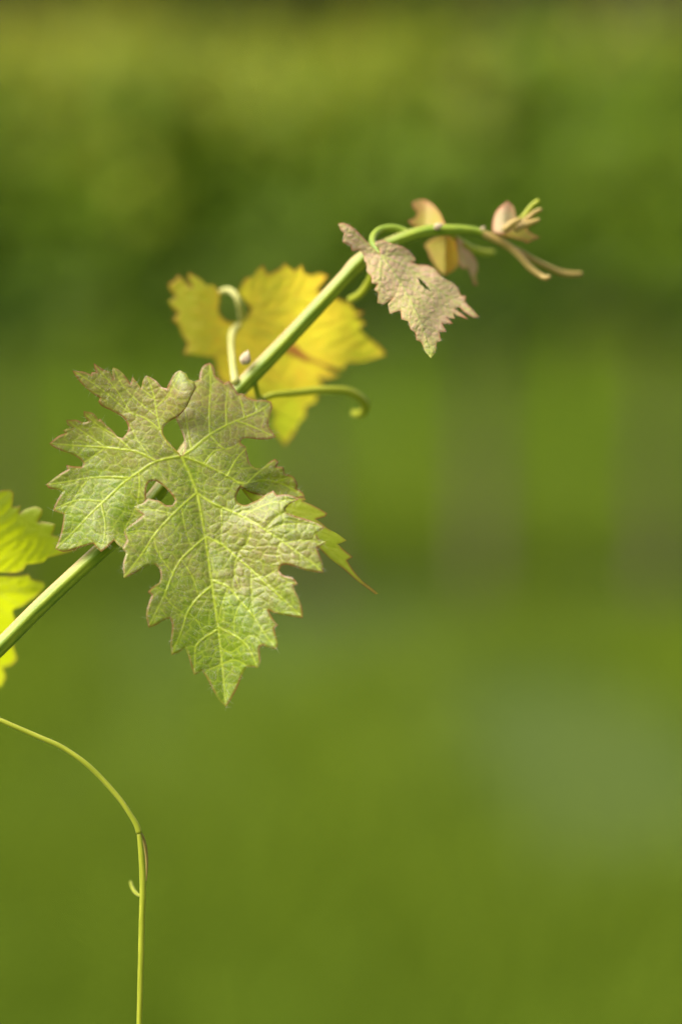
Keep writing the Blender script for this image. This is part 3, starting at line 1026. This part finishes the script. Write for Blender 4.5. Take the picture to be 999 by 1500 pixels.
vE = auto_veins(cE, [Z5(330, 395, 420, 520, 510, 680, 580, 840, 628, 1010), Z5(330, 395, 460, 450, 620, 560, 760, 660, 910, 762), Z5(330, 395, 250, 330, 160, 260, 70, 200), Z5(330, 395, 320, 480, 315, 600, 310, 675), Z5(330, 395, 420, 380, 530, 418)], 1.7, .7, 15, 46, .34)
slit = Z5(545, 530, 625, 608)


def depth_E(Q):
    q = (Q - np.array((480, 280))) / .2402
    # folded along the line of the midrib: the right flank turns away, the left one comes forward
    mx = np.interp(q[:, 1], [200, 395, 520, 680, 840, 1010], [250, 330, 420, 510, 580, 628])
    u = (q[:, 0] - mx) * .2402
    d = .024 + K * np.where(u > 0, .6 * u, .12 * u)
    d = d - K * .42 * (Q[:, 1] - cE[1]) * (Q[:, 1] > cE[1])
    return d + .0008 * np.sin(q[:, 0] * .017 + q[:, 1] * .011)


LEAF_PINK = leaf_material('leaf_pink_bronze', (.40, .47, .08), (.74, .43, .35), (.46, .56, .12), (.42, .16, .07), (.45, .36, .12), .34, .55, .25, .4, .10, (.62, .40, .20), .85)
el = adopt(make_leaf('leaf', [(E_out, None, None)], vE, depth_E, LEAF_PINK, None, holes=[Z5(545, 526, 570, 540, 600, 572, 630, 612, 598, 598, 566, 568)], spacing=1.5, ostep=1.6, pucker=.0004, fine=.00035, cell=10,
                     tint=lambda Q: np.clip(.75 - .75 * sstep(480, 525, Q[:, 1]) - .25 * np.exp(-((Q[:, 0] - 590) / 40) ** 2 - ((Q[:, 1] - 455) / 30) ** 2), 0, 1), ew=1.8, seed=11.0))
el['label'] = 'pinkish downy young leaf folded along its midrib, hanging at the bend'
adopt(tube('petiole', [(602, 345, .043), (590, 338, .044), (574, 334, .043), (557, 337, .041), (547, 346, .036), (546, 357, .030), (556, 372, .0245)], [5, 6, 6, 5.8, 5.5, 5, 3.5], STEM, None, 12, 3), el)

# tendril stub behind the stem under the pink leaf
adopt(tube('tendril', [(545, 368, .046), (548, 392, .054), (540, 414, .060), (526, 432, .064), (512, 439, .068)], [5, 5.5, 6, 6, 5], TENDRIL, None, 12, 4))

# small amber leaf near the tip: an upper lobe and two hanging lobes
LEAF_AMBER = leaf_material('leaf_amber', (.50, .46, .06), (.64, .34, .14), (.54, .52, .12), (.55, .16, .08), (.75, .52, .03), .5, .5, .35, .25, .25, (.75, .42, .08), .6)
H1 = Z5(512, 66, 560, 52, 602, 56, 642, 84, 682, 130, 706, 180, 722, 214, 690, 236, 640, 240, 600, 234, 552, 222, 512, 206, 486, 180, 530, 165, 546, 130, 518, 98)
h1 = adopt(make_leaf('leaf', [(H1, None, None)], auto_veins(Z5(690, 225)[0], [Z5(560, 60)[0], Z5(495, 182)[0], Z5(640, 90)[0]], 1.4, .6, 12), lambda Q: .052 + .012 * np.sin((Q[:, 0] - 600) * .07) * .5 + .0002 * (345 - Q[:, 1]), LEAF_AMBER, None, spacing=2, pucker=.0006, fine=.0003, cell=12,
                     tint=lambda Q: np.clip(.3 + .6 * sstep(318, 298, Q[:, 1]), 0, 1), ew=2.5, seed=13.))
h1['label'] = 'small curled amber leaf standing above the shoot near its tip'
H2 = Z5(588, 330, 622, 300, 700, 268, 782, 285, 794, 350, 804, 420, 782, 470, 742, 500, 715, 514, 680, 492, 650, 450, 640, 430, 622, 402, 612, 370)
H3 = Z5(776, 276, 822, 308, 832, 340, 872, 368, 908, 430, 914, 470, 904, 520, 914, 572, 890, 574, 870, 520, 852, 472, 820, 474, 798, 440, 792, 380)
h2 = adopt(make_leaf('leaf', [(H2, None, None)], auto_veins(Z5(735, 275)[0], [Z5(715, 505)[0], Z5(630, 400)[0]], 1.4, .6, 12), lambda Q: .058 + .0004 * np.abs(Q[:, 0] - 652) + .00004 * (Q[:, 1] - 350), LEAF_AMBER, None, spacing=2, pucker=.0006, fine=.0003, cell=12,
                     tint=lambda Q: np.full(len(Q), .25), ew=2.2, seed=15.))
h2['label'] = 'small amber-yellow leaf hanging below the shoot near its tip'
h3 = adopt(make_leaf('folded_lobe', [(H3, None, None)], auto_veins(Z5(785, 285)[0], [Z5(900, 560)[0]], 1.2, .6, 12), lambda Q: .056 + .0003 * (Q[:, 0] - 670), LEAF_PINK, None, spacing=2, pucker=.0006, fine=.0003, cell=12, tint=lambda Q: np.clip(.9 - .7 * sstep(395, 410, Q[:, 1]), 0, 1), ew=2, seed=17.), h2)
adopt(tube('petiole', [(655, 338, .050), (672, 352, .062), (690, 364, .074), (706, 369, .080), (722, 370, .085)], [4, 4.5, 5.5, 5.5, 4.5], TENDRIL, None, 12, 3), h2)

LEAF_TIP = leaf_material('leaf_tip_pale', (.66, .60, .36), (.78, .42, .28), (.62, .60, .30), (.60, .22, .12), (.80, .62, .30), .35, .55, .25, .3, .2, (.85, .48, .25), .5)
# shoot tip: curled leaflets and the forked end
adopt(tube('tendril', [(706, 342, .054), (730, 353, .055), (746, 362, .056), (762, 376, .056), (777, 393, .056), (792, 404, .055), (800, 407, .053), (805, 405, .052)], [6, 6.4, 6, 5.6, 5.2, 4.8, 4.6, 3.4], TANSTALK, None, 12, 3))
adopt(tube('tendril', [(745, 361, .057), (764, 370, .060), (783, 382, .063), (804, 392, .066), (820, 399, .068), (836, 401.5, .069), (851, 401, .070)], [3.6, 4.4, 4.8, 5, 5, 4.8, 3.8], TANSTALK, None, 12, 3))
J1 = Z6(486, 240, 486, 196, 498, 150, 522, 116, 562, 82, 592, 112, 602, 150, 606, 190, 596, 226, 560, 246, 520, 250)
j1 = adopt(make_leaf('leaf', [(J1, None, None)], auto_veins(Z6(520, 246)[0], [Z6(562, 92)[0]], 1.2, .5, 9), lambda Q: .050 + .006 * ((Q[:, 0] - 738) / 18) ** 2, LEAF_TIP, None, spacing=1.6, pucker=.0005, fine=.0003, cell=9, tint=lambda Q: np.clip(.25 + .6 * sstep(318, 300, Q[:, 1]), 0, 1), ew=2.4, seed=19.))
j1['label'] = 'pale pink unfolding leaflet at the tip of the shoot'
J2 = Z6(500, 236, 560, 232, 610, 214, 640, 180, 668, 200, 660, 230, 690, 252, 726, 268, 690, 282, 660, 298, 642, 286, 600, 276, 545, 264, 510, 254)
j2 = adopt(make_leaf('leaf', [(J2, None, None)], auto_veins(Z6(510, 245)[0], [Z6(720, 268)[0], Z6(640, 190)[0]], 1.2, .5, 9), lambda Q: .056 + .00015 * (345 - Q[:, 1]), LEAF_AMBER, None, spacing=1.6, pucker=.0005, fine=.0003, cell=9, tint=lambda Q: np.full(len(Q), .2), ew=2., seed=21.))
j2['label'] = 'yellow unfolding leaflet with orange teeth at the tip of the shoot'
for k, (q, rad, mt) in enumerate(((Z6(590, 215, 640, 165, 685, 108, 718, 82), [5, 4.6, 4, 3.4], TENDRIL), (Z6(610, 222, 660, 175, 700, 140, 732, 126), [4.6, 4.2, 3.6, 2.8], TANSTALK), (Z6(600, 232, 650, 205, 690, 190, 722, 178), [5, 5, 4.4, 2.6], TANSTALK), (Z6(545, 230, 580, 200, 610, 185, 632, 178), [5, 5.5, 5, 3], TANSTALK))):
    adopt(tube('bud_scale', [tuple(p) + (.053 - .002 * k,) for p in q], rad, mt, None, 10, 3))
b = adopt(bud('bud', (640, 332, .043), 6, BUD, None, (1, 1.3, .9), -70, 5))
b = adopt(bud('bud', (706, 335, .051), 3.5, BUD, None, (1, 1.3, .9), -60, 8))

# yellow-green leaf at the left edge, behind the stem
K_out = Z7(0, 86, 72, 78, 96, 100, 90, 150, 84, 186, 110, 192, 142, 180, 132, 232, 180, 206, 240, 190, 286, 208, 286, 240, 258, 292, 320, 295, 372, 308, 366, 346, 350, 376, 404, 402, 440, 440, 520, 478, 400, 512, 320, 532, 288, 562, 180, 576, 152, 618, 108, 634, 40, 632, -60, 628, -60, 650,
           40, 652, 192, 640, 212, 672, 292, 690, 302, 720, 270, 762, 240, 792, 180, 832, 150, 854, 92, 872, 88, 900, 110, 960, 90, 1040, 96, 1140, 118, 1200, 82, 1244, 20, 1262, 42, 1322, 10, 1386, -60, 1400, -120, 1340, -200, 1390, -230, 1300,
           -330, 1290, -330, 1200, -460, 1160, -420, 1070, -520, 1000, -440, 900, -540, 800, -450, 700, -520, 560, -400, 500, -420, 380, -300, 340, -290, 220, -190, 230, -150, 110, -80, 160)
cK = Z7(-250, 760)[0]
vK = auto_veins(cK, [Z7(-20, 110)[0], Z7(500, 480)[0], Z7(296, 700)[0], Z7(20, 1370)[0], Z7(-500, 800)[0], Z7(-400, 400)[0], Z7(-440, 1150)[0]], 2.4, 1.0, 26)
LEAF_LIME = leaf_material('leaf_lime', (.28, .38, .02), (.36, .40, .03), (.44, .50, .06), (.34, .22, .05), (.72, .82, .01), .62, .45, .4, .06, .1)
kl = adopt(make_leaf('leaf', [(K_out, None, None)], vK, lambda Q: .040 + .40 * K * (Q[:, 1] - 850) + .00012 * np.maximum(Q[:, 1] - 870, 0) * 2 + .004 * np.sin(Q[:, 1] * .03) + .003 * np.sin(Q[:, 0] * .04), LEAF_LIME, None, spacing=3, ostep=3, pucker=.0008, fine=.0003, cell=26, tint=lambda Q: np.full(len(Q), .3), ew=2., seed=23.))
kl['label'] = 'bright lime-yellow leaf behind the lower stem'
adopt(tube('petiole', [(-200, 1128, .006), (-170, 1040, .020), (-110, 940, .034), tuple(cK) + (.040,)], [7, 6, 5.5, 4.5], YSTALK, None, 12, 6), kl)

# long hanging tendril, lower left
upper = Z8(0, 80, 60, 105, 130, 135, 200, 165, 270, 195, 330, 230, 400, 280, 460, 335, 520, 400, 570, 460, 610, 520, 640, 570, 652, 606)
pre = [(-250, 1176, .004), (-215, 1100, -.004), (-150, 1046, -.006), (-70, 1038, -.005)]
low = Z8(652, 612, 658, 660, 664, 720, 668, 800, 669, 900, 666, 1000, 663, 1100, 661, 1200, 658, 1300, 656, 1400, 653, 1500, 650, 1640, 640, 1800, 655, 1960)
ten = adopt(tube('tendril', pre + [tuple(p) + (-.004,) for p in upper], [6, 4.5, 4, 3.8] + list(np.linspace(3.7, 3.6, len(upper) - 2)) + [4.2, 4.6], TENDRIL, None, 14, 4, stripe_at=(0, 0, 1)))
ten['label'] = 'long arching yellow-green tendril jointed and hanging straight down'
adopt(tube('hanging_end', [tuple(p) + (-.004,) for p in low], [3.4, 4.0, 4.6] + list(np.linspace(4.8, 4.0, len(low) - 4)) + [2.5], TENDRIL, None, 14, 4), ten)
adopt(tube('bract', [tuple(p) + (d,) for p, d in zip(Z8(652, 600, 670, 630, 684, 690, 688, 760, 685, 830), (-.003, .0, .002, .004, .006))], [2.2, 2.4, 2.4, 2.0, 1.0], TANSTALK, None, 10, 3), ten)
adopt(tube('side_tendril', [tuple(p) + (d,) for p, d in zip(Z8(664, 905, 646, 896, 630, 880, 618, 858, 612, 836), (-.003, .012, .022, .03, .036))], [1.6, 2.6, 3.0, 2.8, 2.2], TENDRIL, None, 10, 3), ten)

# ------------------------------------------------------------------ fine hairs
m = Mat('plant_hair')
HAIR = m.finish(m.principled((.62, .60, .48), .6, .3), (.6, .6, .45), .4)


def hairs(obj, n, length, rad, seed, name='down', lie=.5, mask=None):
    """short tapering hairs standing on a part's surface"""
    r_ = np.random.default_rng(seed)
    me = obj.data
    nv = len(me.vertices)
    co = np.empty(nv * 3); me.vertices.foreach_get('co', co); co = co.reshape(-1, 3)
    no = np.empty(nv * 3); me.vertices.foreach_get('normal', no); no = no.reshape(-1, 3)
    idx = np.arange(nv)
    if mask is not None: idx = idx[mask(co)]
    idx = r_.choice(idx, n)
    p, d = co[idx], no[idx]
    d = np.where((d @ -_F)[:, None] > -.2, d, -d)
    t = r_.normal(0, 1, (n, 3)); t -= d * np.sum(t * d, 1)[:, None]
    t /= np.linalg.norm(t, axis=1)[:, None] + 1e-9
    L = length * r_.uniform(.4, 1.2, n)[:, None]
    mid_ = p + d * L * (1 - lie) * .6 + t * L * lie * .4
    tip = mid_ + d * L * (1 - lie) * .25 + t * L * (.3 + lie * .5)
    side = np.cross(d, t)
    Vv = np.stack([p + side * rad, p - side * rad * .5 + d * rad, p - side * rad, mid_ + side * rad * .8, mid_ + d * rad, mid_ - side * rad * .8, tip], 1).reshape(-1, 3)
    k = np.arange(n)[:, None] * 7
    tri = (np.array([0, 1, 4, 0, 4, 3, 1, 2, 5, 1, 5, 4, 3, 4, 6, 4, 5, 6]) + k).reshape(-1)
    h = bpy.data.meshes.new(name)
    h.vertices.add(len(Vv)); h.vertices.foreach_set('co', Vv.astype('f').ravel())
    h.loops.add(len(tri)); h.loops.foreach_set('vertex_index', tri.astype('i'))
    h.polygons.add(len(tri) // 3); h.polygons.foreach_set('loop_start', np.arange(0, len(tri), 3, dtype='i'))
    h.update(); h.validate(); h.materials.append(HAIR)
    o = link(bpy.data.objects.new(name, h))
    o['kind'] = 'stuff'
    adopt(o, obj)
    return o


hairs(main_leaf, 4500, .0024, .000032, 31, lie=.97)
hairs(el, 1500, .0018, .000035, 32, lie=.85)
hairs(ten, 250, .0009, .00003, 33, lie=.2)
for ch in ten.children[:1]:
    pass
